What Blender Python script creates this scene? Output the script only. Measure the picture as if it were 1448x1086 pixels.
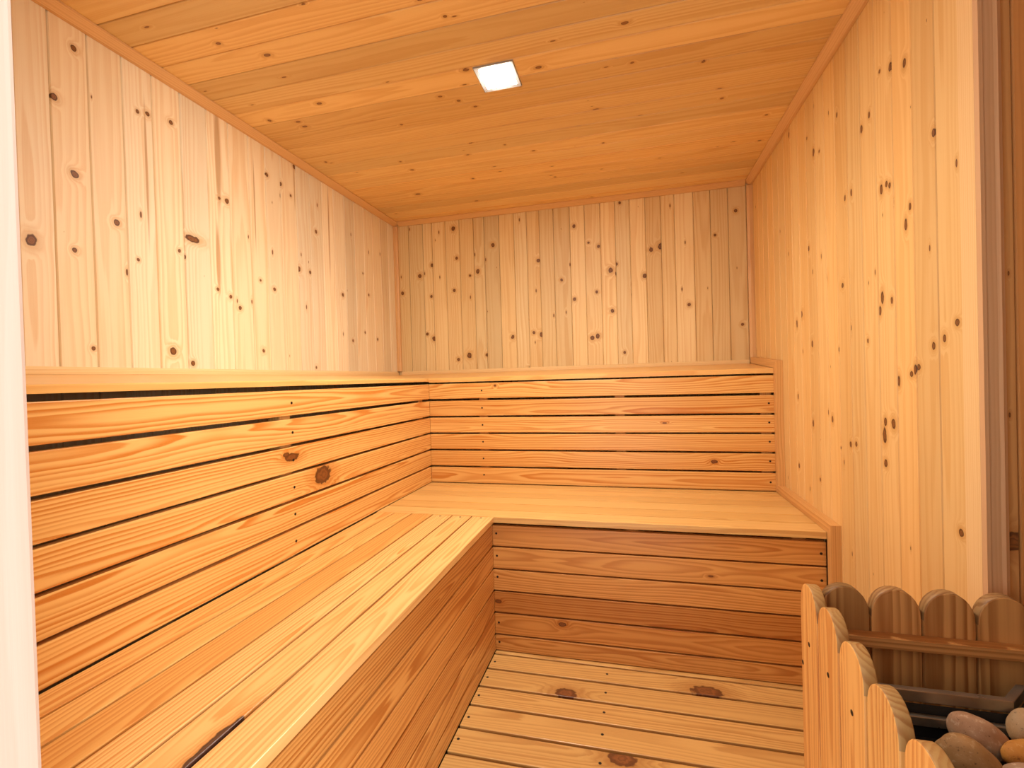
import bpy, math, random
from mathutils import Vector, Matrix

for o in list(bpy.data.objects):
    bpy.data.objects.remove(o)
SC = bpy.context.scene
COL = SC.collection
random.seed(11)

# ------------------------------------------------------------------ camera
YAW, PITCH, ROLL, FPX = -0.2481, -0.0109, -0.0291, 663.8
cd = bpy.data.cameras.new('camera')
cam = bpy.data.objects.new('camera', cd)
COL.objects.link(cam)
cd.sensor_width = 36.0
cd.lens = 36.0 * FPX / 1448.0
cd.clip_start = 0.02
cy_, sy_ = math.cos(YAW), math.sin(YAW)
fw, rt, up = Vector((sy_, cy_, 0)), Vector((cy_, -sy_, 0)), Vector((0, 0, 1))
cp_, sp_ = math.cos(PITCH), math.sin(PITCH)
f2, u2 = fw * cp_ + up * sp_, up * cp_ - fw * sp_
cr_, sr_ = math.cos(ROLL), math.sin(ROLL)
r3, u3 = rt * cr_ + u2 * sr_, u2 * cr_ - rt * sr_
M = Matrix((r3, u3, -f2)).transposed().to_4x4()
M.translation = Vector((1.352, -2.5733, 1.0054))
cam.matrix_world = M
SC.camera = cam

# ------------------------------------------------------------------ world (bright lobby outside the open door) and exposure
w = bpy.data.worlds.new('world')
SC.world = w
w.use_nodes = True
bg = w.node_tree.nodes['Background']
bg.inputs[0].default_value = (1.0, 0.95, 0.90, 1)
bg.inputs[1].default_value = 1.2
SC.view_settings.view_transform = 'Standard'
SC.view_settings.look = 'None'
SC.view_settings.gamma = 1
SC.view_settings.use_curve_mapping = False
SC.view_settings.exposure = 0.47
LAMP_STRENGTH = 335.0
LAMP_BEAM = 3.5
la = bpy.data.lights.new('lobby_fill', 'AREA')          # unseen fill light added beyond the open door to brighten the left wall
la.shape = 'SQUARE'; la.size = 1.1; la.energy = 48.0; la.color = (1.0, 0.93, 0.84)
lo_ = bpy.data.objects.new('lobby_fill', la); COL.objects.link(lo_)
lo_.location = (3.0, -3.9, 1.55)
lo_.rotation_euler = (Vector((0.0, -1.1, 1.1)) - Vector((3.0, -3.9, 1.55))).to_track_quat('-Z', 'Y').to_euler()

# ------------------------------------------------------------------ dimensions (metres)
W, H = 1.959, 1.955            # room width, ceiling height
XB, YB = 0.3734, -0.400        # faces of the two backrests
XS, YS = 0.8516, -0.927        # front edges of the two seats
ZS, ZL = 0.500, 1.019          # seat top, ledge front top
YC = -1.5616                   # end of the right wall (alcove corner)
XA = 2.45                      # alcove side wall
YF = -2.30                     # inner face of the front wall

# knots read off the boards: (along grain, across)
K_LEFT = [(1.878, -1.674), (1.729, -1.722), (1.803, -1.518), (1.812, -1.489), (1.825, -1.416), (1.556, -1.683), (1.363, -1.777), (1.362, -1.689), (1.654, -1.248), (1.656, -1.216), (1.827, -1.023), (1.82, -0.949), (1.925, -0.865), (1.794, -0.892), (1.691, -0.735), (1.484, -1.355), (1.464, -1.585), (1.434, -1.403), (1.376, -1.531), (1.339, -1.266), (1.322, -1.214), (1.407, -1.073), (1.386, -1.002), (1.499, -0.785), (1.288, -1.174), (1.12, -1.435), (1.085, -1.369), (1.14, -1.07), (1.081, -0.764), (1.499, -0.857), (1.116, -1.655), (1.439, -0.546), (1.478, -0.31), (1.221, -0.472), (1.245, -0.233), (1.583, -0.361), (1.273, -0.357)]
K_BACK = [(1.769, 0.612), (1.729, 1.149), (1.705, 1.202), (1.66, 1.473), (1.674, 1.52), (1.923, 1.318), (1.826, 1.073), (1.887, 0.375), (1.688, 0.236), (1.63, 0.156), (1.627, 0.517), (1.529, 0.37), (1.505, 0.226), (1.715, 0.391), (1.658, 0.871), (1.54, 0.998), (1.43, 1.066), (1.46, 1.186), (1.57, 1.263), (1.601, 1.294), (1.527, 1.436), (1.26, 0.835), (1.246, 0.877), (1.223, 1.186), (1.215, 1.157), (1.128, 1.324), (1.127, 0.383), (1.148, 0.452), (1.147, 0.558), (1.241, 0.713), (1.256, 0.237), (1.284, 0.193), (1.354, 1.266), (1.062, 0.803), (1.607, 0.469), (1.537, 0.042), (1.361, 1.653), (1.245, 1.903), (1.817, 1.883), (1.704, 1.784)]
K_RIGHT = [(1.729, -1.23), (1.71, -1.277), (1.681, -1.335), (1.638, -1.133), (1.653, -1.175), (1.728, -0.802), (1.71, -0.851), (1.495, -1.028), (1.496, -1.068), (1.447, -1.251), (1.438, -1.265), (1.443, -1.227), (1.36, -1.346), (1.326, -1.329), (1.479, -1.433), (1.754, -0.986), (1.904, -0.564), (1.802, -0.747), (1.426, -0.742), (1.18, -1.222), (1.166, -1.265), (1.148, -1.21), (1.078, -1.145), (1.047, -1.42), (1.061, -1.455), (0.99, -1.34), (1.0, -1.354), (1.005, -1.367), (0.974, -1.288), (0.85, -0.91), (0.873, -1.225), (0.871, -1.262), (0.839, -1.22), (0.789, -1.032), (0.795, -1.066), (0.908, -0.603), (1.096, -0.755), (1.209, -0.659), (1.18, -0.608), (1.294, -0.889), (1.251, -1.001), (0.822, -0.749), (0.647, -0.598), (0.638, -0.801), (1.088, -1.494), (0.77, -1.223), (0.685, -1.494), (0.412, -1.192)]
K_CEIL = [(0.907, -1.413), (1.361, -1.256), (1.103, -1.145), (1.381, -1.084), (0.887, -1.198), (0.556, -0.977), (0.81, -1.055), (0.853, -1.006), (0.983, -0.634), (0.881, -0.718), (1.267, -0.612), (0.426, -0.626), (0.331, -0.368), (0.583, -0.188), (0.655, -0.455), (1.257, -0.862), (1.029, -0.352), (0.759, -1.095), (0.413, -0.713), (0.364, -1.423), (0.271, -1.499), (0.355, -1.178), (0.122, -1.14), (0.214, -1.07), (0.112, -0.806), (0.212, -1.104), (1.591, -1.026), (1.665, -0.862), (1.683, -0.802), (1.864, -0.64), (1.89, -0.435), (1.73, -0.429)]
K_LB = [(-1.248, 0.712), (-1.389, 0.793), (-1.412, 0.804)]
K_BB = [(1.692, 0.622), (1.492, 0.791), (0.717, 0.976)]
K_SL = [(-1.452, 0.453), (-2.042, 0.776), (-1.981, 0.76), (-1.341, 0.792), (-1.278, 0.667)]
K_FL = [(1.126, -1.099), (1.56, -1.002), (1.305, -1.325), (1.903, -1.032)]
K_RB = [(0.857, 0.185), (1.092, 0.122), (1.592, 0.333)]

# ------------------------------------------------------------------ helpers: tagging
def tag(o, label=None, cat=None, group=None, kind=None):
    if label: o['label'] = label
    if cat: o['category'] = cat
    if group: o['group'] = group
    if kind: o['kind'] = kind
    return o

def empty(name, loc, label, cat, group=None):
    o = bpy.data.objects.new(name, None)
    o.empty_display_size = 0.05
    o.location = loc
    COL.objects.link(o)
    return tag(o, label, cat, group)

# ------------------------------------------------------------------ helpers: node building
class NT:
    def __init__(self, nt):
        self.nt = nt
    def n(self, t, **kw):
        nd = self.nt.nodes.new(t)
        for k, v in kw.items(): setattr(nd, k, v)
        return nd
    def put(self, sock, v):
        if isinstance(v, bpy.types.NodeSocket): self.nt.links.new(v, sock)
        elif v is not None: sock.default_value = v
    def m(self, op, a, b=None, c=None):
        nd = self.n('ShaderNodeMath', operation=op)
        for i, v in enumerate((a, b, c)): self.put(nd.inputs[i], v)
        return nd.outputs[0]
    def add(self, a, b): return self.m('ADD', a, b)
    def mul(self, a, b): return self.m('MULTIPLY', a, b)
    def vec(self, x, y, z):
        nd = self.n('ShaderNodeCombineXYZ')
        for i, v in enumerate((x, y, z)): self.put(nd.inputs[i], v)
        return nd.outputs[0]
    def noise(self, v, scale, detail=2.0, rough=0.5):
        nd = self.n('ShaderNodeTexNoise')
        self.put(nd.inputs['Vector'], v)
        nd.inputs['Scale'].default_value = scale
        nd.inputs['Detail'].default_value = detail
        nd.inputs['Roughness'].default_value = rough
        return nd.outputs[0]
    def smooth(self, v, lo, hi, a=0.0, b=1.0):
        nd = self.n('ShaderNodeMapRange', interpolation_type='SMOOTHSTEP')
        self.put(nd.inputs[0], v)
        for i, x in enumerate((lo, hi, a, b)): self.put(nd.inputs[i + 1], x)
        return nd.outputs[0]
    def mix(self, f, a, b, blend='MIX'):
        nd = self.n('ShaderNodeMix', data_type='RGBA', blend_type=blend)
        self.put(nd.inputs[0], f)
        self.put(nd.inputs[6], a if isinstance(a, bpy.types.NodeSocket) else (*a, 1))
        self.put(nd.inputs[7], b if isinstance(b, bpy.types.NodeSocket) else (*b, 1))
        return nd.outputs[2]

def wood(name, light, dark, knots=(), spacing=0.006, contrast=0.6, h0=0.02, h1=0.05, hA=0.06, pin=0.0,
         rough=0.42, fiber=0.25, kdark=(0.065, 0.024, 0.008), kmid=(0.27, 0.105, 0.028), kwarp=0.03, kring=0.5, streaks=(), fa=0.9, bump=0.12, coat=0.0, blotch=0.25):
    """sawn softwood: growth rings cut by the board, fibre streaks, knots. knots = [(a, b+index, radius_a, radius_b)]"""
    mt = bpy.data.materials.new(name)
    mt.use_nodes = True
    nt = mt.node_tree
    N = NT(nt)
    bs = nt.nodes['Principled BSDF']
    at = N.n('ShaderNodeAttribute', attribute_name='wp')
    ar = N.n('ShaderNodeAttribute', attribute_name='wr')
    aw = N.n('ShaderNodeAttribute', attribute_name='wt')
    sp = N.n('ShaderNodeSeparateXYZ'); N.put(sp.inputs[0], at.outputs['Vector'])
    sr = N.n('ShaderNodeSeparateXYZ'); N.put(sr.inputs[0], ar.outputs['Vector'])
    a, b, c = sp.outputs
    r0, r1, idx = sr.outputs
    s = N.mul(r0, 37.7)
    B = N.add(b, idx)
    # knots
    d = None
    if knots:
        wob = N.noise(N.vec(N.mul(a, 60), N.mul(B, 60), 0.0), 1.0, 2.0)
        P = N.vec(a, B, 0.0)
        for (ka, kb, ra, rb) in knots:
            sb = N.n('ShaderNodeVectorMath', operation='SUBTRACT')
            N.put(sb.inputs[0], P); sb.inputs[1].default_value = (ka, kb, 0)
            ml = N.n('ShaderNodeVectorMath', operation='MULTIPLY')
            N.put(ml.inputs[0], sb.outputs[0]); ml.inputs[1].default_value = (1 / ra, 1 / rb, 0)
            ln = N.n('ShaderNodeVectorMath', operation='LENGTH')
            N.put(ln.inputs[0], ml.outputs[0])
            d = ln.outputs['Value'] if d is None else N.m('MINIMUM', d, ln.outputs['Value'])
        d = N.add(d, N.mul(N.m('SUBTRACT', wob, 0.5), 0.9))
    if pin > 0:
        vo = N.n('ShaderNodeTexVoronoi', voronoi_dimensions='2D', feature='F1')
        N.put(vo.inputs['Vector'], N.vec(N.add(N.mul(a, 4.0), s), N.mul(B, 12.0), 0.0))
        vo.inputs['Scale'].default_value = 1.0
        sc = N.n('ShaderNodeSeparateColor'); N.put(sc.inputs[0], vo.outputs['Color'])
        pd = N.m('DIVIDE', vo.outputs['Distance'], N.add(N.mul(N.smooth(sc.outputs[0], 0.55, 1.0), pin), 0.0001))
        d = pd if d is None else N.m('MINIMUM', d, pd)
    if d is None:
        d = N.add(0.0, 50.0)
    kw = N.m('EXPONENT', N.mul(N.m('POWER', N.mul(d, 0.5), 2.0), -1.0))
    sd = None
    for (ka, kb, ra, rb) in streaks:
        ln = N.n('ShaderNodeVectorMath', operation='LENGTH')
        N.put(ln.inputs[0], N.vec(N.mul(N.m('SUBTRACT', a, ka), 1 / ra), N.mul(N.m('SUBTRACT', B, kb), 1 / rb), 0.0))
        sd = ln.outputs['Value'] if sd is None else N.m('MINIMUM', sd, ln.outputs['Value'])
    # rings
    na = N.noise(N.vec(N.add(N.mul(a, fa), s), N.mul(b, 3.0), N.mul(r1, 11.0)), 1.0, 1.0)
    nb = N.noise(N.vec(N.add(N.mul(a, 5.0), s), N.mul(b, 22.0), N.mul(c, 22.0)), 1.0, 2.0)
    bb = N.add(N.add(b, N.mul(N.m('SUBTRACT', r0, 0.5), 0.09)), N.mul(N.m('SUBTRACT', nb, 0.5), 0.008))
    h = N.add(N.add(N.add(h0, N.mul(r1, h1)), N.mul(N.m('SUBTRACT', na, 0.5), hA)), N.add(c, N.mul(kw, kwarp)))
    rr = N.m('SQRT', N.add(N.mul(bb, bb), N.mul(h, h)))
    nw = N.noise(N.vec(N.add(N.mul(a, 2.2), s), N.mul(b, 60.0), N.mul(c, 60.0)), 1.0, 1.0)
    rq = N.add(N.m('DIVIDE', rr, spacing), N.mul(nw, 1.1))
    ph = N.m('FRACT', rq)
    wn = N.n('ShaderNodeTexWhiteNoise', noise_dimensions='2D')
    N.put(wn.inputs['Vector'], N.vec(N.m('FLOOR', rq), r0, 0.0))
    ring = N.mul(N.m('MULTIPLY', N.smooth(ph, 0.15, 0.80), N.smooth(ph, 1.0, 0.86)), N.add(N.mul(wn.outputs[0], 0.75), 0.4))
    fib = N.noise(N.vec(N.add(N.mul(a, 5.0), s), N.mul(b, 420.0), N.mul(c, 420.0)), 1.0, 2.0)
    blo = N.noise(N.vec(N.add(N.mul(a, 1.3), s), N.mul(B, 14.0), 3.0), 1.0, 2.0)
    f = N.add(N.mul(ring, contrast), N.mul(N.m('SUBTRACT', fib, 0.5), fiber))
    f = N.add(f, N.mul(N.m('SUBTRACT', blo, 0.45), blotch))
    nd = N.n('ShaderNodeClamp'); N.put(nd.inputs[0], f)
    colr = N.mix(nd.outputs[0], light, dark)
    colr = N.mix(1.0, colr, aw.outputs['Color'], 'MULTIPLY')
    if sd is not None:
        colr = N.mix(N.mul(N.smooth(sd, 1.1, 0.5), 0.75), colr, tuple(0.55 * x + 0.45 * y for x, y in zip(kmid, dark)))
    # knot colours
    halo = N.mul(N.smooth(d, 3.0, 0.9), 0.6)
    colr = N.mix(halo, colr, tuple(x * 0.8 + y * 0.2 for x, y in zip(dark, kmid)))
    krg = N.mul(N.smooth(N.m('FRACT', N.mul(d, 2.6)), 0.2, 0.9), kring)
    kc = N.mix(krg, kmid, kdark)
    kc = N.mix(N.mul(N.smooth(d, 0.55, 0.9), 0.8), kc, kdark)
    colr = N.mix(N.smooth(d, 1.15, 0.92), colr, kc)
    N.put(bs.inputs['Base Color'], colr)
    N.put(bs.inputs['Roughness'], N.add(N.mul(fib, 0.16), rough - 0.08))
    bs.inputs['Specular IOR Level'].default_value = 0.45
    if coat: bs.inputs['Coat Weight'].default_value = coat; bs.inputs['Coat Roughness'].default_value = 0.22
    bp = N.n('ShaderNodeBump'); bp.inputs['Strength'].default_value = bump; bp.inputs['Distance'].default_value = 0.001
    N.put(bp.inputs['Height'], N.add(N.mul(ring, -0.5), fib))
    N.put(bs.inputs['Normal'], bp.outputs[0])
    return mt

def plain(name, col, rough=0.5, metal=0.0, noise=0.0, nscale=30.0, spec=0.5):
    mt = bpy.data.materials.new(name)
    mt.use_nodes = True
    N = NT(mt.node_tree)
    bs = mt.node_tree.nodes['Principled BSDF']
    bs.inputs['Roughness'].default_value = rough
    bs.inputs['Metallic'].default_value = metal
    bs.inputs['Specular IOR Level'].default_value = spec
    tc = N.n('ShaderNodeTexCoord')
    nz = N.noise(tc.outputs['Object'], nscale, 4.0, 0.6)
    N.put(bs.inputs['Base Color'], N.mix(nz, tuple(x * (1 - noise) for x in col), tuple(min(1, x * (1 + noise)) for x in col)))
    N.put(bs.inputs['Roughness'], N.add(N.mul(nz, 0.2), rough - 0.1))
    return mt

# ------------------------------------------------------------------ helpers: meshes with wood coordinates per corner
class MB:
    def __init__(self):
        self.v, self.f, self.wp, self.wr, self.wt, self.mi, self.sm = [], [], [], [], [], [], []
        self.wood_used = False
    def face(self, pts, wp=None, wr=(0, 0, 0), wt=(1, 1, 1), mi=0, sm=False):
        i = len(self.v)
        self.v += [tuple(p) for p in pts]
        self.f.append(list(range(i, i + len(pts))))
        self.wp += [tuple(q) for q in (wp or pts)]
        self.wr += [wr] * len(pts)
        self.wt += [wt] * len(pts)
        self.mi.append(mi); self.sm.append(sm)
    def prism(self, prof, a0, a1, fn, wr=(0, 0, 0), wt=(1, 1, 1), caps=True, mi=0, aoff=0.0, boff=0.0, coff=0.0):
        """closed profile [(b,c)] swept along a; fn(a,b,c) -> world point"""
        n = len(prof)
        W_ = lambda a, q: (a + aoff, q[0] - boff, q[1] - coff)
        for i in range(n):
            p, q = prof[i], prof[(i + 1) % n]
            self.face([fn(a0, *p), fn(a0, *q), fn(a1, *q), fn(a1, *p)], [W_(a0, p), W_(a0, q), W_(a1, q), W_(a1, p)], wr, wt, mi)
        if caps:
            self.face([fn(a0, *p) for p in reversed(prof)], [W_(a0, p) for p in reversed(prof)], wr, wt, mi)
            self.face([fn(a1, *p) for p in prof], [W_(a1, p) for p in prof], wr, wt, mi)
    def board(self, a0, a1, b0, b1, c0, c1, fn, bev=0.002, wr=(0, 0, 0), wt=(1, 1, 1), mi=0):
        """one sawn board with eased long edges; c1 is the outer face"""
        k = bev * 0.3
        prof = [(b0, c0 + bev), (b0 + k, c0 + k), (b0 + bev, c0), (b1 - bev, c0), (b1 - k, c0 + k), (b1, c0 + bev),
                (b1, c1 - bev), (b1 - k, c1 - k), (b1 - bev, c1), (b0 + bev, c1), (b0 + k, c1 - k), (b0, c1 - bev)]
        self.prism(prof, a0, a1, fn, wr, wt, True, mi, 0.0, (b0 + b1) / 2, c1)
    def build(self, name, mats, parent=None, fix=True, merge=True):
        me = bpy.data.meshes.new(name)
        # weld equal points so each board is one closed shell
        idx, vv, ff = {}, [], []
        for f in self.f:
            g = []
            for i in f:
                k = tuple(round(x, 5) for x in self.v[i])
                if k not in idx: idx[k] = len(vv); vv.append(self.v[i])
                g.append(idx[k])
            ff.append(g)
        org = Vector(parent.matrix_world.translation) if parent else Vector((0, 0, 0))
        if parent: org = Vector(ROOT[parent.name])
        me.from_pydata([tuple(Vector(p) - org) for p in vv], [], ff)
        for nm, dat in (('wp', self.wp), ('wr', self.wr), ('wt', self.wt)):
            at = me.attributes.new(nm, 'FLOAT_VECTOR', 'CORNER')
            at.data.foreach_set('vector', [x for q in dat for x in q])
        for m in (mats if isinstance(mats, (list, tuple)) else [mats]): me.materials.append(m)
        me.polygons.foreach_set('material_index', self.mi)
        me.polygons.foreach_set('use_smooth', self.sm)
        me.update()
        if fix:
            import bmesh
            bm = bmesh.new(); bm.from_mesh(me); bmesh.ops.recalc_face_normals(bm, faces=bm.faces); bm.to_mesh(me); bm.free()
        o = bpy.data.objects.new(name, me)
        COL.objects.link(o)
        if parent: o.parent = parent
        return o

ROOT = {}
def root(name, loc, label, cat, group=None):
    o = empty(name, loc, label, cat, group)
    ROOT[o.name] = loc
    return o
def sub(o):                      # lets a part carry sub-parts: its mesh lives in the thing's frame
    ROOT[o.name] = ROOT[o.parent.name]
    return o

def tone(lo, hi, warm=0.0):
    t = random.uniform(lo, hi)
    k = random.uniform(-warm, warm)
    return (t, t * (1 - k * 0.5), t * (1 - k))

def place_knots(knots, boards, sizes):
    """boards = [(index, lo, hi)]; turns absolute positions into board coordinates"""
    out = []
    for i, (a, b) in enumerate(knots):
        for (ix, lo, hi) in boards:
            if lo <= b < hi:
                ra, rb = sizes(i)
                out.append((a, b - (lo + hi) / 2 + ix, ra, rb))
                break
    return out

# ------------------------------------------------------------------ shared plain materials
M_screw = plain('dark screw steel', (0.035, 0.03, 0.028), 0.45, 0.8, 0.3)
M_steel = plain('blackened heater steel', (0.34, 0.29, 0.23), 0.30, 0.8, 0.35, 18)
M_black = plain('heater dark interior', (0.02, 0.018, 0.016), 0.7, 0.2, 0.3)
M_frame = plain('brushed lamp frame', (0.38, 0.375, 0.365), 0.4, 0.4, 0.05)

# ------------------------------------------------------------------ setting: panelled walls and ceiling
PINE_L, PINE_D = (0.91, 0.77, 0.53), (0.74, 0.47, 0.20)

def paneling(name, edges, a0, a1, fn, mat_args, knots, ksize, tones, back=0.05, kind_label=None, streaks=()):
    mb = MB()
    boards = []
    g, dp = 0.0022, 0.0065
    for i in range(len(edges) - 1):
        lo, hi = edges[i], edges[i + 1]
        mid = (lo + hi) / 2
        wr = (random.random(), random.random(), float(i))
        wt = tones(i)
        boards.append((i, lo, hi))
        prof = [(lo, -back), (hi, -back), (hi, -dp), (hi - 0.0006, -dp), (hi - 0.0006 - g * 0.4, -g), (hi - 0.0006 - g, 0), (lo + 0.0006 + g, 0), (lo + 0.0006 + g * 0.4, -g), (lo + 0.0006, -dp), (lo, -dp)]
        mb.prism(prof, a0, a1, fn, wr, wt, True, 0, 0.0, mid, 0.0)
    mat = wood(name + ' pine', knots=place_knots(knots, boards, ksize),
               streaks=[place_knots([q[:2]], boards, lambda i: q[2:])[0] for q in streaks], **mat_args)
    o = mb.build(name, mat)
    return tag(o, kind_label, None, None, 'structure')

def steps(a, b, pitch, first=None):
    e = [a] if first is None else [a, first]
    while e[-1] + pitch * 1.4 < b: e.append(e[-1] + pitch)
    e.append(b)
    return e

rk = random.Random(5)
def ks(lo, hi, el):
    def f(i):
        r = rk.uniform(lo, hi) * (1.35 if rk.random() < 0.2 else 1)
        return (r * rk.uniform(1.0, el), r)
    return f

# left wall: boards stand upright, faces +x
eL = [-2.40, -2.30, -2.225, -2.14, -2.055, -1.97, -1.885, -1.80, -1.729, -1.644, -1.558, -1.474, -1.384, -1.290, -1.203, -1.113, -1.031, -0.950, -0.857, -0.772, -0.686, -0.60,
      -0.514, -0.428, -0.342, -0.256, -0.17, -0.085, 0.0]
tl = random.Random(3)
def tones_left(i):
    t = tl.uniform(0.88, 1.06)
    if i in (18, 22, 26): t *= 0.86
    k = tl.uniform(-0.06, 0.1)
    return (t, t * (1 - 0.4 * k), t * (1 - k))
paneling('wall_left', eL, -0.05, H + 0.04, lambda a, b, c: (c, b, a),
         dict(light=PINE_L, dark=PINE_D, spacing=0.0085, contrast=0.42, fiber=0.40, h0=0.03, h1=0.08, hA=0.05, pin=0.035, rough=0.5), K_LEFT, lambda i: {6: (0.014, 0.010), 15: (0.010, 0.026)}.get(i) or ks(0.0045, 0.0075, 1.2)(i), tones_left,
         kind_label='left wall of pale knotty upright pine boards',
         streaks=[(1.64, -1.497, 0.24, 0.0045), (1.80, -1.248, 0.22, 0.014), (1.44, -1.26, 0.14, 0.010), (1.86, -0.868, 0.14, 0.004), (1.69, -1.09, 0.2, 0.004), (1.73, -0.64, 0.25, 0.006)])
# back wall: faces -y
eB = [-0.05, 0.0, 0.09, 0.181, 0.24, 0.324, 0.411, 0.497, 0.561, 0.649, 0.736, 0.809, 0.881, 0.960, 1.050, 1.130, 1.213, 1.291, 1.367, 1.446, 1.524, 1.591, 1.683, 1.764, 1.847, 1.932, W + 0.05]
tb = random.Random(8)
def tones_back(i):
    t = tb.uniform(0.84, 1.07)
    if i == 8: t = 0.78
    if i in (3, 13): t *= 0.9
    if i in (14, 17): t *= 1.08
    k = tb.uniform(-0.05, 0.14)
    return (t, t * (1 - 0.4 * k), t * (1 - k))
paneling('wall_back', eB, -0.05, H + 0.04, lambda a, b, c: (b, -c, a),
         dict(light=(0.88, 0.69, 0.37), dark=(0.68, 0.38, 0.12), spacing=0.0085, contrast=0.42, fiber=0.40, h0=0.03, h1=0.08, hA=0.05, pin=0.035, rough=0.5), K_BACK, ks(0.0055, 0.0105, 1.25), tones_back,
         kind_label='back wall of knotty upright pine boards')
# right wall: faces -x, ends at the alcove corner
eR = [YC + 0.0065] + steps(-1.517, 0.05, 0.0785)
tr = random.Random(4)
def tones_right(i):
    t = tr.uniform(0.88, 1.06)
    k = tr.uniform(-0.06, 0.12)
    return (t, t * (1 - 0.4 * k), t * (1 - k))
paneling('wall_right', eR, -0.05, H + 0.04, lambda a, b, c: (W - c, b, a),
         dict(light=(0.84, 0.57, 0.24), dark=(0.68, 0.35, 0.09), spacing=0.006, contrast=0.42, fiber=0.42, h0=0.04, h1=0.09, hA=0.03, pin=0.03, rough=0.5), K_RIGHT, ks(0.004, 0.0065, 2.4), tones_right,
         kind_label='right wall of honey coloured upright pine boards')
# alcove return wall: faces -y, its shade put into darker pine colours
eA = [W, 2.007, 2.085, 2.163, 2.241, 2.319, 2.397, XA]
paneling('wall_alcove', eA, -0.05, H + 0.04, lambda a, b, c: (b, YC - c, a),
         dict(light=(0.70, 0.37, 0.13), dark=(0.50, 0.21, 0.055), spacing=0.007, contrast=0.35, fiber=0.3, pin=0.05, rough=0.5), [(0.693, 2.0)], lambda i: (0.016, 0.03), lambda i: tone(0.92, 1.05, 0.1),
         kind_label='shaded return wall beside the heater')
eS = steps(-2.40, YC, 0.082)
paneling('wall_side', eS, -0.05, H + 0.04, lambda a, b, c: (XA - c, b, a),
         dict(light=(0.80, 0.52, 0.24), dark=(0.60, 0.30, 0.09), spacing=0.007, contrast=0.3), [], None, lambda i: tone(0.92, 1.05, 0.1), kind_label='heater alcove side wall of pine boards')
# front wall either side of the door
DX0, DX1 = 0.86, 1.66
for nm, lo, hi in (('wall_front', -0.05, DX0 - 0.045), ('wall_front_right', DX1 + 0.045, XA)):
    paneling(nm, steps(lo, hi, 0.082), -0.05, H + 0.04, lambda a, b, c: (b, YF - 0.001 + c, a),
             dict(light=(0.80, 0.54, 0.28), dark=(0.60, 0.31, 0.10), spacing=0.007, contrast=0.3), [], None, lambda i: tone(0.92, 1.05, 0.1), kind_label='front wall of pine boards beside the door')
# ceiling: boards run left to right, faces down
eC = sorted([0.05, 0.0] + [-0.0815 - 0.0865 * k for k in range(27)])
tc_ = random.Random(21)
def tones_ceil(i):
    t = tc_.uniform(0.82, 1.06)
    k = tc_.uniform(-0.04, 0.16)
    return (t, t * (1 - 0.4 * k), t * (1 - k))
paneling('ceiling', eC, -0.05, XA + 0.05, lambda a, b, c: (a, b, H - c),
         dict(kdark=(0.13, 0.048, 0.013), kmid=(0.33, 0.13, 0.035), light=(0.85, 0.58, 0.24), dark=(0.64, 0.32, 0.085), spacing=0.009, contrast=0.48, fiber=0.45, h0=0.03, h1=0.07, hA=0.06, pin=0.03, rough=0.42, bump=0.08), K_CEIL, ks(0.0035, 0.0065, 1.9), tones_ceil,
         kind_label='ceiling of amber pine boards running across the room')

# base floor under the duckboard, an even dark brown
mb = MB()
mb.board(-0.05, XA + 0.05, -2.42, 0.05, -0.10, -0.05, lambda a, b, c: (a, b, c))
tag(mb.build('floor', plain('dark subfloor', (0.10, 0.07, 0.045), 0.8, 0, 0.3)), 'dark base floor under the slatted boards', None, None, 'structure')

# trims
M_trim = wood('trim pine', (0.76, 0.46, 0.20), (0.56, 0.27, 0.09), spacing=0.006, contrast=0.4, fiber=0.3, rough=0.45)
M_pale = wood('pale trim pine', (0.86, 0.62, 0.31), (0.66, 0.36, 0.12), spacing=0.006, contrast=0.25, fiber=0.25, rough=0.5)
crown = [(0, 0), (0.033, 0), (0.033, -0.005), (0.026, -0.009), (0.010, -0.021), (0, -0.021)]
def trim(nm, prof, a0, a1, fn, label, mat=None):
    m_ = MB(); m_.prism(prof, a0, a1, fn, (random.random(), random.random(), 0))
    return tag(m_.build(nm, mat or M_trim), label, None, None, 'structure')
E_ = 0.0006
trim('trim_1', crown, -2.29, -E_, lambda a, b, c: (b + E_, a, H + c - E_), 'crown moulding between the left wall and ceiling')
trim('trim_2', crown, 0.034, W - 0.034, lambda a, b, c: (a, -b - E_, H + c - E_), 'crown moulding between the back wall and ceiling')
trim('trim_3', crown, YC + 0.002, -E_, lambda a, b, c: (W - b - E_, a, H + c - E_), 'crown moulding between the right wall and ceiling')
sq = lambda x, y: [(0, 0), (x, 0), (x, y * 0.6), (x * 0.6, y), (0, y)]
trim('trim_4', sq(0.024, 0.02), 1.07, H - 0.023, lambda a, b, c: (b + E_, -c - E_, a), 'upright corner strip where left and back walls meet')
trim('trim_5', sq(0.026, 0.014), 1.07, H - 0.023, lambda a, b, c: (W - b - E_, -c - E_, a), 'upright corner strip where back and right walls meet')
# alcove corner: bright strip on the right wall, stepped casing on the return, shade put into its colour
trim('trim_6', [(YC - 0.0, 0.0005), (-1.518, 0.0005), (-1.518, 0.006), (YC + 0.002, 0.008), (YC, 0.008)], 0, H - 0.023, lambda a, b, c: (W - c, b, a), 'bright corner strip ending the right wall', M_pale)
M_case = wood('shade toned casing', (0.66, 0.42, 0.23), (0.50, 0.27, 0.12), spacing=0.007, contrast=0.3, fiber=0.25, rough=0.55)
trim('trim_7', [(W - 0.008, 0.0005), (1.985, 0.0005), (1.985, 0.010), (1.978, 0.014), (1.974, 0.010), (1.959, 0.010), (1.957, 0.013), (W - 0.008, 0.013)], 0, H - 0.001, lambda a, b, c: (b, YC - c, a), 'stepped casing on the alcove corner with shade in its colour', M_case)
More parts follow.
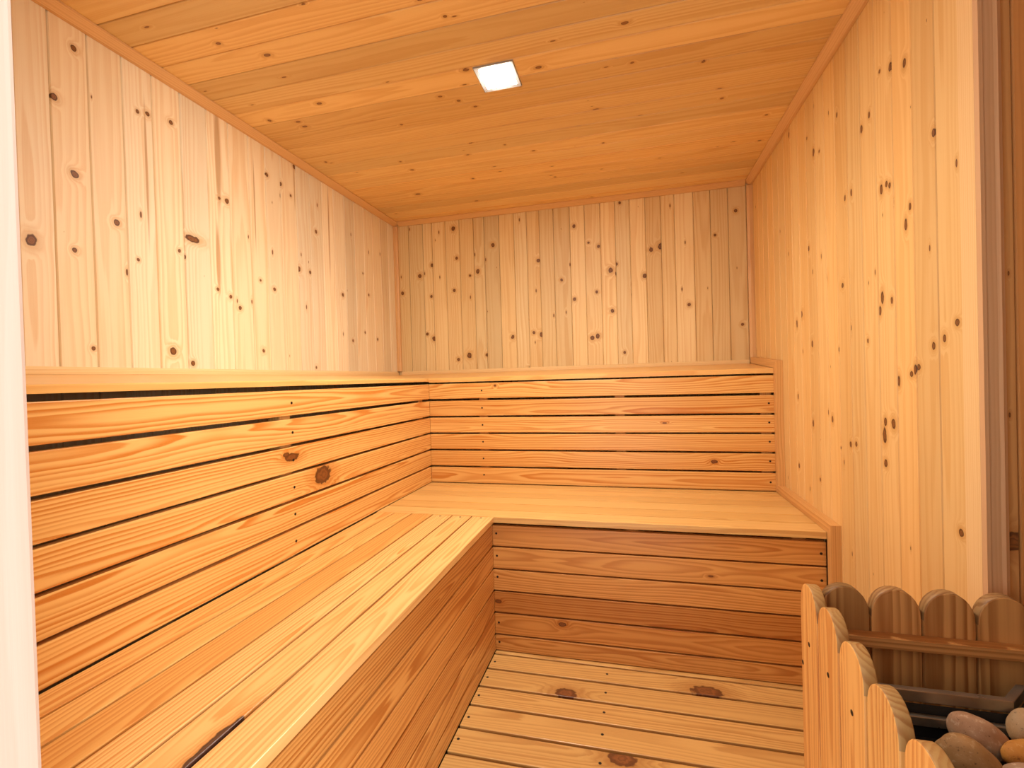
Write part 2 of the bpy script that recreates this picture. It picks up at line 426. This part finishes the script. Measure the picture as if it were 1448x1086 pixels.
# pale moulding strip above the ledge
strip = [(0.0005, 0), (0.011, 0), (0.011, 0.012), (0.004, 0.019), (0.0005, 0.019)]
trim('trim_8', strip, -2.29, -0.022, lambda a, b, c: (b, a, 1.0485 + c), 'thin pale strip on the left wall above the bench ledge', M_pale)
trim('trim_9', strip, 0.025, W - 0.03, lambda a, b, c: (a, -b, 1.0485 + c), 'thin pale strip on the back wall above the bench ledge', M_pale)

# door frame the camera looks past
M_jamb = wood('pale door jamb', (0.70, 0.585, 0.52), (0.62, 0.44, 0.35), spacing=0.012, contrast=0.3, fiber=0.15, rough=0.6)
mb = MB()
mb.board(-0.05, 2.12, -2.44, -2.295, -0.045, 0.0, lambda a, b, c: (DX0 + 0.0095 + c, b, a), 0.004, (0.3, 0.6, 0))
mb.board(-0.05, 2.12, -2.44, -2.295, -0.045, 0.0, lambda a, b, c: (DX1 - c, b, a), 0.004, (0.7, 0.2, 1))
mb.board(DX0 - 0.03, DX1 + 0.04, -2.44, -2.295, 2.1205, 2.165, lambda a, b, c: (a, b, c), 0.004, (0.5, 0.4, 2))
tag(mb.build('door_1', M_jamb), 'pale wooden door jamb at the left edge of the view', None, None, 'structure')

# ------------------------------------------------------------------ screws
def screw_mesh():
    m_ = MB()
    r, n = 0.0042, 10
    P = lambda k, rr, z: (rr * math.cos(2 * math.pi * k / n), rr * math.sin(2 * math.pi * k / n), z)
    for k in range(n):
        m_.face([P(k, r, -0.001), P(k + 1, r, -0.001), P(k + 1, r, 0.0005), P(k, r, 0.0005)])
        m_.face([P(k, r, 0.0005), P(k + 1, r, 0.0005), P(k + 1, r * 0.45, 0.0001), P(k, r * 0.45, 0.0001)])
    m_.face([P(k, r * 0.45, 0.0001) for k in range(n)])
    m_.face([P(n - 1 - k, r, -0.001) for k in range(n)])
    o = m_.build('screw', M_screw)
    return o
SCREW0 = screw_mesh()
screw_used = [False]
def screws(parent, pts, normal):
    q = Vector((0, 0, 1)).rotation_difference(Vector(normal))
    for p in pts:
        o = SCREW0 if not screw_used[0] else SCREW0.copy()
        if screw_used[0]: COL.objects.link(o)
        screw_used[0] = True
        o.parent = parent
        o.rotation_mode = 'QUATERNION'
        o.rotation_quaternion = q
        o.location = Vector(p) - Vector(ROOT[parent.name])

# ------------------------------------------------------------------ benches
BL, BD = (0.86, 0.525, 0.185), (0.62, 0.22, 0.032)
slat_z = [(0.916, 0.990), (0.831, 0.9055), (0.749, 0.8225), (0.667, 0.741), (0.585, 0.659), (0.5015, 0.577)]
riser_z = [(0.391, 0.466), (0.308, 0.385), (0.227, 0.302), (0.146, 0.221), (0.065, 0.140), (0.0035, 0.059)]
def seat_bounds(L, gap): return [(L[i] + gap / 2, L[i + 1] - gap / 2) for i in range(len(L) - 1)]
TB = 0.022
def slats(parent, name, rows, a0, a1, c0, c1, fn, margs, knots, ksize, tones, rws=None, bev=0.0022):
    m_ = MB(); bds = []
    for i, (lo, hi) in enumerate(rows):
        wr = rws[i] if rws and rws[i] else (random.random(), random.random())
        m_.board(a0, a1, lo, hi, c0, c1, fn, bev, (*wr, float(i)), tones[i] if tones else tone(0.92, 1.05, 0.1))
        bds.append((i, lo - 0.01, hi + 0.01))
    mat = wood(name + ' wood ' + parent['category'], knots=place_knots(knots, bds, ksize), **margs)
    return sub(m_.build(name, mat, parent))
bench = dict(kdark=(0.085, 0.024, 0.006), kmid=(0.24, 0.075, 0.016), light=BL, dark=BD, spacing=0.0080, contrast=0.95, fiber=0.22, h0=0.004, h1=0.042, hA=0.08, fa=1.5, rough=0.34, bump=0.10, coat=0.2, blotch=0.2)
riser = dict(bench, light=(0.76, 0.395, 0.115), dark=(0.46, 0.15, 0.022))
YE = -2.285
ledge = [(0.0, 0.028), (0.0, 0.049), (XB - 0.003, 0.0195), (XB, 0.0165), (XB, 0.0035)]   # tilted cap: back edge higher

# left bench ------------------------------------------------
lb = root('sauna_bench', (0.42, -1.6, 0.0), 'long slatted pine bench with backrest running along the left wall', 'bench')
o = slats(lb, 'backrest', slat_z, YE, YB - 0.0005, -TB, 0.0, lambda a, b, c: (XB + c, a, b), bench, K_LB, lambda i: [(0.039, 0.027), (0.028, 0.011), (0.012, 0.006)][i],
          [(1.02, 1.0, 0.95), (1.02, 1.0, 0.95), (1.0, .98, .92), (1.0, 0.97, 0.9), (0.97, 0.94, 0.86), (1.0, 0.97, 0.9)])
screws(o, [(XB, -1.383, z) for z in (0.953, 0.865, 0.783, 0.702, 0.622, 0.541)], (1, 0, 0))
SL = [0.3745, 0.450, 0.524, 0.610, 0.690, 0.767, XS]
rows = seat_bounds(SL, 0.0065); rows[-1] = (rows[-1][0], XS)
o = slats(lb, 'seat', rows, YE, YS - 0.003, -0.0205, 0.0, lambda a, b, c: (b, a, ZS + c), dict(bench, contrast=0.8, kdark=(0.05, 0.02, 0.012), kmid=(0.10, 0.045, 0.03)), [(-2.042, 0.764)], lambda i: (0.055, 0.010),
          [(0.95, 0.92, 0.85), (0.97, 0.96, 0.9), (0.88, 0.79, 0.66), (1.04, 1.10, 1.22), (1.03, 1.05, 1.12), (1.05, 1.11, 1.25)], bev=0.0014)
screws(o, [(x, -0.945, ZS) for x in (0.648, 0.727, 0.808)], (0, 0, 1))
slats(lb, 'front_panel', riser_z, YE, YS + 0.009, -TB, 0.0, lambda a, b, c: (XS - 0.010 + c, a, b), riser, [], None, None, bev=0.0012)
m_ = MB(); m_.prism(ledge, YE, YB, lambda a, b, c: (b + 0.0008, a if a < -1 else min(b * YB / XB, -0.0012) - 0.0006, 1.0 + c), (0.31, 0.8, 0), (1.0, 1.0, 0.95), True, 0, 0, 0.3, 0.04)
m_.build('top_rail', wood('ledge wood', **dict(bench, contrast=0.45)), lb)
FRW = wood('frame wood', BL, BD, spacing=0.007, contrast=0.5)
def piece(nm, parent, *args):
    q_ = MB(); q_.board(*args, 0.002, (random.random(), 0.6, 0)); q_.build(nm, FRW, parent)
for y in (-0.455, -1.385, -2.20):
    piece('support_post', lb, 0.0, 0.985, y - 0.022, y + 0.022, XB - TB - 0.042, XB - TB - 0.0005, lambda a, b, c: (c, b, a))
for y in (-0.99, -1.385, -1.8, -2.20):
    piece('bearer', lb, XB - TB - 0.04, XS - 0.034, y + 0.023, y + 0.063, 0.43, ZS - 0.021, lambda a, b, c: (a, b, c))
    piece('support_post', lb, 0.0, 0.4295, y + 0.023, y + 0.063, XS - 0.075, XS - 0.034, lambda a, b, c: (c, b, a))

# back bench ------------------------------------------------
bb = root('sauna_bench', (1.3, -0.5, 0.0), 'slatted pine bench with backrest spanning the back wall and meeting the right wall', 'bench')
XR = W - 0.0285
o = slats(bb, 'backrest', slat_z, XB + 0.001, XR, -TB, 0.0, lambda a, b, c: (a, YB - c, b), bench, K_BB, lambda i: [(0.013, 0.008), (0.010, 0.003), (0.006, 0.005)][i],
          [(0.97, 0.95, 0.86), (0.90, 0.82, 0.70), (1.0, 0.98, 0.92), (0.95, 0.90, 0.8), (0.93, 0.87, 0.76), (0.96, 0.91, 0.82)])
screws(o, [(0.648, YB, z) for z in (0.953, 0.869, 0.786, 0.704, 0.623, 0.543)] + [(1.911, YB, z) for z in (0.872, 0.791, 0.710, 0.628, 0.539)], (0, -1, 0))
SB = [YB - 0.0005, -0.46, -0.556, -0.646, -0.743, -0.837, YS]
rows = [(b, a) for a, b in zip(SB, SB[1:])]
rows = [(lo + 0.0026, hi - 0.0026) for lo, hi in rows]
slats(bb, 'seat', rows, XB - 0.0, XR, -0.022, 0.0, lambda a, b, c: (a, b, ZS + c), dict(bench, contrast=0.5, light=(0.78, 0.50, 0.18), dark=(0.54, 0.25, 0.06)), [], None, [(0.93, 0.90, 0.82), (1.02, 1.0, 0.95), (0.94, 0.92, 0.86), (1.03, 1.03, 1.0), (0.95, 0.92, 0.85), (1.05, 1.05, 1.04)], bev=0.0012)
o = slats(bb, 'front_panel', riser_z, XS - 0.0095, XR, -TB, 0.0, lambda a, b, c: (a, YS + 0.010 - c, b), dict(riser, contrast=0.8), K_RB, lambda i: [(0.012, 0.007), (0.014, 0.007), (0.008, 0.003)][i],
      [(0.95, 0.9, 0.85), (0.98, 0.95, 0.92), (0.98, 0.96, 0.95), (0.72, 0.60, 0.48), (0.85, 0.76, 0.66), (0.88, 0.84, 0.8)], bev=0.0014)
screws(o, [(0.856, YS + 0.010, z) for z in (0.437, 0.354, 0.276, 0.106, 0.034)] + [(1.917, YS + 0.010, z) for z in (0.429, 0.344)], (0, -1, 0))
m_ = MB(); m_.prism([(-b, c) for b, c in [(0.0, 0.028), (0.0, 0.049), (-YB - 0.003, 0.0195), (-YB, 0.0165), (-YB, -0.002)]], 0.0008, XR, lambda a, b, c: (a if a > 0.5 else max(0.0012, b * XB / YB) + 0.0008, b - 0.0008, 1.0 + c), (0.6, 0.75, 0), (0.98, 0.95, 0.9), True, 0, 0, -0.3, 0.04)
LR2 = m_.build('top_rail', wood('ledge wood', **dict(bench, contrast=0.45)), bb)
for x in (0.648, 1.30, 1.905):
    x0, x1 = (x + 0.023, x + 0.063) if x < 1.9 else (x - 0.063, x - 0.023)
    piece('support_post', bb, 0.0, 0.985, x - 0.022, x + 0.022, YB + TB + 0.0005, YB + TB + 0.042, lambda a, b, c: (b, c, a))
    piece('bearer', bb, YS + 0.035, YB + TB + 0.04, x0, x1, 0.43, ZS - 0.0225, lambda a, b, c: (b, a, c))
# moulding that follows the bench profile on the right wall
wS = 0.030
inner = [(-0.02, 1.050), (YB, 1.0205), (YB, ZS + 0.0005), (YS, ZS + 0.0005), (YS, 0.001)]
outer = [(-0.02, 1.080), (YB - wS, 1.050), (YB - wS, ZS + wS), (YS - wS, ZS + wS), (YS - wS, 0.001)]
m_ = MB()
X0, X1 = W - 0.0282, W - 0.0006
for k in range(4):
    p0, p1, q0, q1 = inner[k], inner[k + 1], outer[k], outer[k + 1]
    L3 = lambda x, p: (x, p[0], p[1])
    wr = (random.random(), random.random(), float(k))
    ax = 0 if k in (0, 2) else 1
    wpf = lambda x, p: (p[ax], p[1 - ax] - inner[k][1 - ax], x - X1)
    def F(pts): m_.face([L3(*t) for t in pts], [wpf(*t) for t in pts], wr, (0.93, 0.92, 0.88))
    F([(X0, p0), (X0, p1), (X0, q1), (X0, q0)]); F([(X1, p0), (X1, q0), (X1, q1), (X1, p1)])
    F([(X0, q0), (X0, q1), (X1, q1), (X1, q0)]); F([(X0, p1), (X0, p0), (X1, p0), (X1, p1)])
    F([(X0, p0), (X0, q0), (X1, q0), (X1, p0)]); F([(X0, q1), (X0, p1), (X1, p1), (X1, q1)])
m_.build('side_moulding', wood('moulding wood', (0.80, 0.46, 0.17), (0.56, 0.24, 0.06), spacing=0.0055, contrast=0.55, fiber=0.3, rough=0.4), bb)

# ------------------------------------------------------------------ duckboard on the floor
db = root('duckboard', (1.5, -1.6, -0.05), 'slatted wooden floor boards with dark gaps in front of the benches', 'floor boards')
yd = [-0.936, -1.024, -1.120, -1.211, -1.306, -1.402] + [-1.402 - 0.0945 * k for k in range(1, 10)]
rows = [(-0.9325, -0.900)]
for i in range(len(yd) - 1):
    rows.append((yd[i + 1] + 0.005, yd[i] - 0.005))
fl = dict(kdark=(0.10, 0.034, 0.010), kmid=(0.27, 0.095, 0.026), light=(0.69, 0.41, 0.135), dark=(0.42, 0.18, 0.04), spacing=0.0085, contrast=0.6, fiber=0.35, h0=0.01, h1=0.05, hA=0.08, rough=0.4, bump=0.16, coat=0.08)
o = slats(db, 'slats', rows, XS - 0.0085, 2.42, -0.022, 0.0, lambda a, b, c: (a, b, c), fl, K_FL, lambda i: [(0.034, 0.020), (0.046, 0.026), (0.036, 0.024), (0.012, 0.008)][i],
          [tone(0.92, 1.04, 0.06) for _ in rows], bev=0.0016)
screws(o, [(0.857, y, 0) for y in (-0.984, -1.073, -1.166, -1.264, -1.351)] + [(1.249, y, 0) for y in (-0.976, -1.072, -1.162, -1.251, -1.352)], (0, 0, 1))
m_ = MB()
for x in (0.90, 1.25, 1.80, 2.30):
    m_.board(-2.27, -0.93, x - 0.02, x + 0.02, -0.0495, -0.0225, lambda a, b, c: (b, a, c), 0.002)
m_.build('bearers', wood('bearer wood', (0.40, 0.24, 0.10), (0.25, 0.12, 0.04)), db)

# ------------------------------------------------------------------ ceiling lamp
cl = root('ceiling_light', (0.973, -1.141, H), 'lit square recessed lamp in the ceiling', 'ceiling light')
hw = 0.0627
m_ = MB()
prof = [(0, 0), (0.014, 0), (0.014, 0.003), (0.002, 0.005), (0, 0.004)]
cx, cyl = 0.973, -1.141
for k in range(4):
    an = k * math.pi / 2
    ca, sa = math.cos(an), math.sin(an)
    def T(u, v, z): return (cx + ca * u - sa * v, cyl + sa * u + ca * v, H - 0.0004 - z)
    n = len(prof)
    for i in range(n):
        (p, pz), (q, qz) = prof[i], prof[(i + 1) % n]
        m_.face([T(-hw + p, -hw + p, pz), T(-hw + q, -hw + q, qz), T(hw - q, -hw + q, qz), T(hw - p, -hw + p, pz)])
m_.build('frame', M_frame, cl)
m_ = MB()
n = 6; h2 = hw - 0.0145
def dome(u, v): return (cx + u * h2, cyl + v * h2, H - 0.0008 - 0.006 * (1 - u ** 4) * (1 - v ** 4))
for i in range(n):
    for j in range(n):
        q = [(-1 + 2 * (i + s) / n, -1 + 2 * (j + t) / n) for s, t in ((0, 0), (1, 0), (1, 1), (0, 1))]
        m_.face([dome(*p) for p in reversed(q)], sm=True)
m_.face([(cx - h2, cyl - h2, H - 0.0008), (cx + h2, cyl - h2, H - 0.0008), (cx + h2, cyl + h2, H - 0.0008), (cx - h2, cyl + h2, H - 0.0008)])
ml = bpy.data.materials.new('lamp diffuser'); ml.use_nodes = True
b_ = ml.node_tree.nodes['Principled BSDF']
b_.inputs['Base Color'].default_value = (0.9, 0.9, 0.9, 1)
b_.inputs['Emission Color'].default_value = (1.0, 0.93, 0.82, 1)
b_.inputs['Emission Strength'].default_value = LAMP_STRENGTH
m_.build('diffuser', ml, cl)
lb_ = bpy.data.lights.new('lamp_beam', 'AREA'); lb_.shape = 'SQUARE'; lb_.size = 2 * h2; lb_.energy = LAMP_BEAM; lb_.color = (1.0, 0.93, 0.82); lb_.spread = math.radians(140)
lbo = bpy.data.objects.new('lamp_beam', lb_); COL.objects.link(lbo); lbo.location = (cx, cyl, H - 0.010)

# ------------------------------------------------------------------ heater guard: scalloped picket fence
hg = root('picket_fence', (1.66, -1.64, 0.0), 'low scalloped wooden picket fence guarding the heater', 'fence')
def picket_mesh(mb_, u0, u1, top, t, fn, wr, wt):
    """round-topped picket; u across, z up, t depth"""
    wd = (u1 - u0); mid = (u0 + u1) / 2
    rise = 0.050
    prof = [(u0, 0.0005), (u1, 0.0005)]
    n = 14
    for i in range(n + 1):
        an = math.pi * i / n
        prof.append((mid + wd / 2 * math.cos(an), top - rise + rise * (math.sin(an) ** 0.85)))
    front = [fn(u, z, 0.0) for u, z in prof]
    back = [fn(u, z, t) for u, z in prof]
    bevl = 0.0022
    fi = [fn(mid + (u - mid) * (1 - 2 * bevl / wd), (z - bevl if z > 0.01 else z), -bevl * 0.0) for u, z in prof]
    W0 = lambda p, c: (p[1], p[0] - mid, c)
    k = len(prof)
    mb_.face(front, [W0(p, 0) for p in prof], wr, wt)
    mb_.face(list(reversed(back)), [W0(p, -t) for p in reversed(prof)], wr, wt)
    for i in range(k):
        j = (i + 1) % k
        sm = 2 <= i < k - 1
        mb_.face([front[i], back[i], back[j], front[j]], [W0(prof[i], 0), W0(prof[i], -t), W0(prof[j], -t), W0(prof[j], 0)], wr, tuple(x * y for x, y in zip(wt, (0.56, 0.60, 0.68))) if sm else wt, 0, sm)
M_pick = wood('picket wood', (0.84, 0.475, 0.15), (0.56, 0.21, 0.045), spacing=0.0070, contrast=0.8, fiber=0.3, h0=0.01, h1=0.05, hA=0.05, rough=0.5, bump=0.2)
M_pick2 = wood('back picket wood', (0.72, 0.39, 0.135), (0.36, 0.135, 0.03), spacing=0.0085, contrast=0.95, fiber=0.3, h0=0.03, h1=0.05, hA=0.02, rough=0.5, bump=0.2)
def bevel(o, wdt):
    md = o.modifiers.new('bevel', 'BEVEL'); md.width = wdt; md.segments = 2; md.limit_method = 'ANGLE'; md.angle_limit = math.radians(50)
# left row (faces the bench)
PT = 0.019
for k in range(7):
    yc = -1.6165 - 0.0865 * k
    xo = 1.6550 - 0.0004 * k
    zt = (0.613, 0.611, 0.601, 0.593, 0.588, 0.585, 0.585)[k]
    yc -= (0, 0, 0, 0.002, 0.007, 0.008, 0.009)[k]
    m_ = MB()
    picket_mesh(m_, yc - 0.0400, yc + 0.0400, zt, PT, lambda u, z, t, xo=xo: (xo + t, u, z), (random.random(), random.random(), float(k)), tone(0.95, 1.05, 0.08))
    o = sub(m_.build('picket', M_pick, hg)); bevel(o, 0.002)
    if k < 3:
        screws(o, [(xo, yc - 0.002, 0.505 - 0.002 * k)], (-1, 0, 0))
    if k == 0:
        screws(o, [(xo, yc + 0.033, 0.452)], (-1, 0, 0))
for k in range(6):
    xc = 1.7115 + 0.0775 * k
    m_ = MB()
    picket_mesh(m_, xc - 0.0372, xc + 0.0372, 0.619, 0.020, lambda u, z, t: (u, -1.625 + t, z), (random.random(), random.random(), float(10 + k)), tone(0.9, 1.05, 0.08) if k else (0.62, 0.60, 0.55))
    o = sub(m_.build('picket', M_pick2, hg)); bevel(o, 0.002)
m_ = MB(); m_.board(1.6765, 2.14, -1.6475, -1.6255, 0.525, 0.544, lambda a, b, c: (a, b, c), 0.0015, (0.4, 0.9, 0), (0.85, 0.8, 0.75))
m_.build('rail', M_pick2, hg)
# ------------------------------------------------------------------ heater
ht = root('sauna_heater', (1.93, -1.88, 0.0), 'dark steel sauna heater behind the picket fence', 'heater')
ZR = 0.4975
m_ = MB()
# body: open topped sheet steel box with a grate; back right corner cut at 45 degrees
rp = [(1.692, -2.14), (2.16, -2.14), (2.16, -1.662), (1.932, -1.662), (1.8935, -1.7005), (1.692, -1.7005)]
cen = (1.92, -1.92)
def inset(path, d):
    n = len(path); out = []
    for i in range(n):
        p0, p1, p2 = Vector(path[i - 1]), Vector(path[i]), Vector(path[(i + 1) % n])
        e1, e2 = (p1 - p0).normalized(), (p2 - p1).normalized()
        n1, n2 = Vector((-e1.y, e1.x)), Vector((-e2.y, e2.x))
        bis = (n1 + n2); bis /= max(1e-6, bis.dot(n1))
        out.append(tuple(p1 + bis * d))
    return out
def wall_ring(mb_, path, d, z0, z1, mi=0):
    inn = inset(path, d); n = len(path)
    for i in range(n):
        j = (i + 1) % n
        A, B_, C_, D_ = path[i], path[j], inn[j], inn[i]
        mb_.face([(*A, z0), (*B_, z0), (*B_, z1), (*A, z1)], mi=mi)
        mb_.face([(*D_, z0), (*D_, z1), (*C_, z1), (*C_, z0)], mi=mi)
        mb_.face([(*A, z1), (*B_, z1), (*C_, z1), (*D_, z1)], mi=mi)
        mb_.face([(*A, z0), (*D_, z0), (*C_, z0), (*B_, z0)], mi=mi)
low = inset(rp, 0.012)
wall_ring(m_, low, 0.002, 0.10, 0.478)
m_.face([(*p, 0.428) for p in inset(rp, 0.0145)])
m_.face([(*p, 0.10) for p in reversed(inset(rp, 0.0145))])
for (x, y) in ((1.73, -2.10), (2.12, -2.10), (1.73, -1.74), (2.12, -1.74)):
    m_.board(0.0005, 0.10, x - 0.015, x + 0.015, y - 0.015, y + 0.015, lambda a, b, c: (b, c, a), 0.002)
m_.build('body', M_black, ht)
m_ = MB(); wall_ring(m_, rp, 0.0115, ZR - 0.018, ZR)
o = m_.build('rim', M_steel, ht); bevel(o, 0.0015)
m_ = MB()
for yb_ in (-1.7235,):
    m_.board(1.71, 1.905, yb_ - 0.005, yb_ + 0.005, 0.453, 0.467, lambda a, b, c: (a, b, c), 0.001)
m_.build('guard_bar', M_steel, ht)

# ------------------------------------------------------------------ stones
def stone_mat(name, c1, c2, c3):
    mt = bpy.data.materials.new(name); mt.use_nodes = True
    N = NT(mt.node_tree); bs = mt.node_tree.nodes['Principled BSDF']
    tc = N.n('ShaderNodeTexCoord')
    n1 = N.noise(tc.outputs['Object'], 22, 5.0, 0.6)
    n2 = N.noise(tc.outputs['Object'], 130, 4.0, 0.7)
    c = N.mix(N.smooth(n1, 0.35, 0.65), c1, c2)
    c = N.mix(N.mul(N.smooth(n2, 0.54, 0.68), 0.7), c, c3)
    c = N.mix(N.mul(N.smooth(n2, 0.40, 0.30), 0.85), c, tuple(x * 0.35 for x in c1))
    N.put(bs.inputs['Base Color'], c)
    bs.inputs['Roughness'].default_value = 0.72
    bp = N.n('ShaderNodeBump'); bp.inputs['Strength'].default_value = 0.5; bp.inputs['Distance'].default_value = 0.002
    N.put(bp.inputs['Height'], N.add(N.mul(n1, 0.6), N.mul(n2, 0.4))); N.put(bs.inputs['Normal'], bp.outputs[0])
    return mt
import bmesh
from mathutils import noise as mnoise, Euler
def stone(loc, r, rot, mat, label, seed):
    bm = bmesh.new(); bmesh.ops.create_icosphere(bm, subdivisions=4, radius=1.0)
    for v in bm.verts:
        p = v.co.copy()
        k = 1 + 0.16 * (mnoise.noise(p * 0.9 + Vector((seed, 0, 0)))) + 0.03 * mnoise.noise(p * 3.0 + Vector((0, seed, 0)))
        v.co = Vector((p.x * r[0], p.y * r[1], p.z * r[2])) * k
    for f in bm.faces: f.smooth = True
    me = bpy.data.meshes.new('sauna_stone'); bm.to_mesh(me); bm.free(); me.materials.append(mat)
    o = bpy.data.objects.new('sauna_stone', me); COL.objects.link(o)
    o.location = loc; o.rotation_euler = Euler(rot)
    return tag(o, label, 'stone', 'stones on the heater')
S_pink = stone_mat('pinkish stone', (0.368, 0.198, 0.101), (0.448, 0.274, 0.161), (0.592, 0.426, 0.280))
S_brn = stone_mat('brown stone', (0.320, 0.163, 0.052), (0.400, 0.220, 0.081), (0.512, 0.334, 0.161))
S_tan = stone_mat('tan stone', (0.400, 0.266, 0.140), (0.464, 0.274, 0.119), (0.560, 0.395, 0.231))
S_org = stone_mat('orange stone', (0.480, 0.194, 0.025), (0.560, 0.258, 0.045), (0.640, 0.380, 0.126))
S_gry = stone_mat('grey pink stone', (0.368, 0.213, 0.115), (0.448, 0.281, 0.168), (0.576, 0.426, 0.280))
stone((1.834, -1.747, 0.461), (0.037, 0.023, 0.029), (0.15, 0.45, -0.30), S_pink, 'pinkish pitted stone farthest back in the heater', 1.0)
stone((1.793, -1.796, 0.455), (0.040, 0.024, 0.032), (0.1, 0.45, -0.35), S_brn, 'brown oval stone nearest the front pickets', 2.3)
stone((1.901, -1.737, 0.474), (0.029, 0.023, 0.028), (0, 0.1, 0.3), S_tan, 'rounded tan stone at the right above the orange one', 3.7)
stone((1.872, -1.777, 0.463), (0.031, 0.017, 0.020), (0, 0.0, 0.1), S_org, 'small orange stone wedged between the tan and grey ones', 4.1)
stone((1.853, -1.824, 0.452), (0.037, 0.022, 0.027), (0, 0.2, -0.1), S_gry, 'pale grey pink stone below the orange one', 5.9)
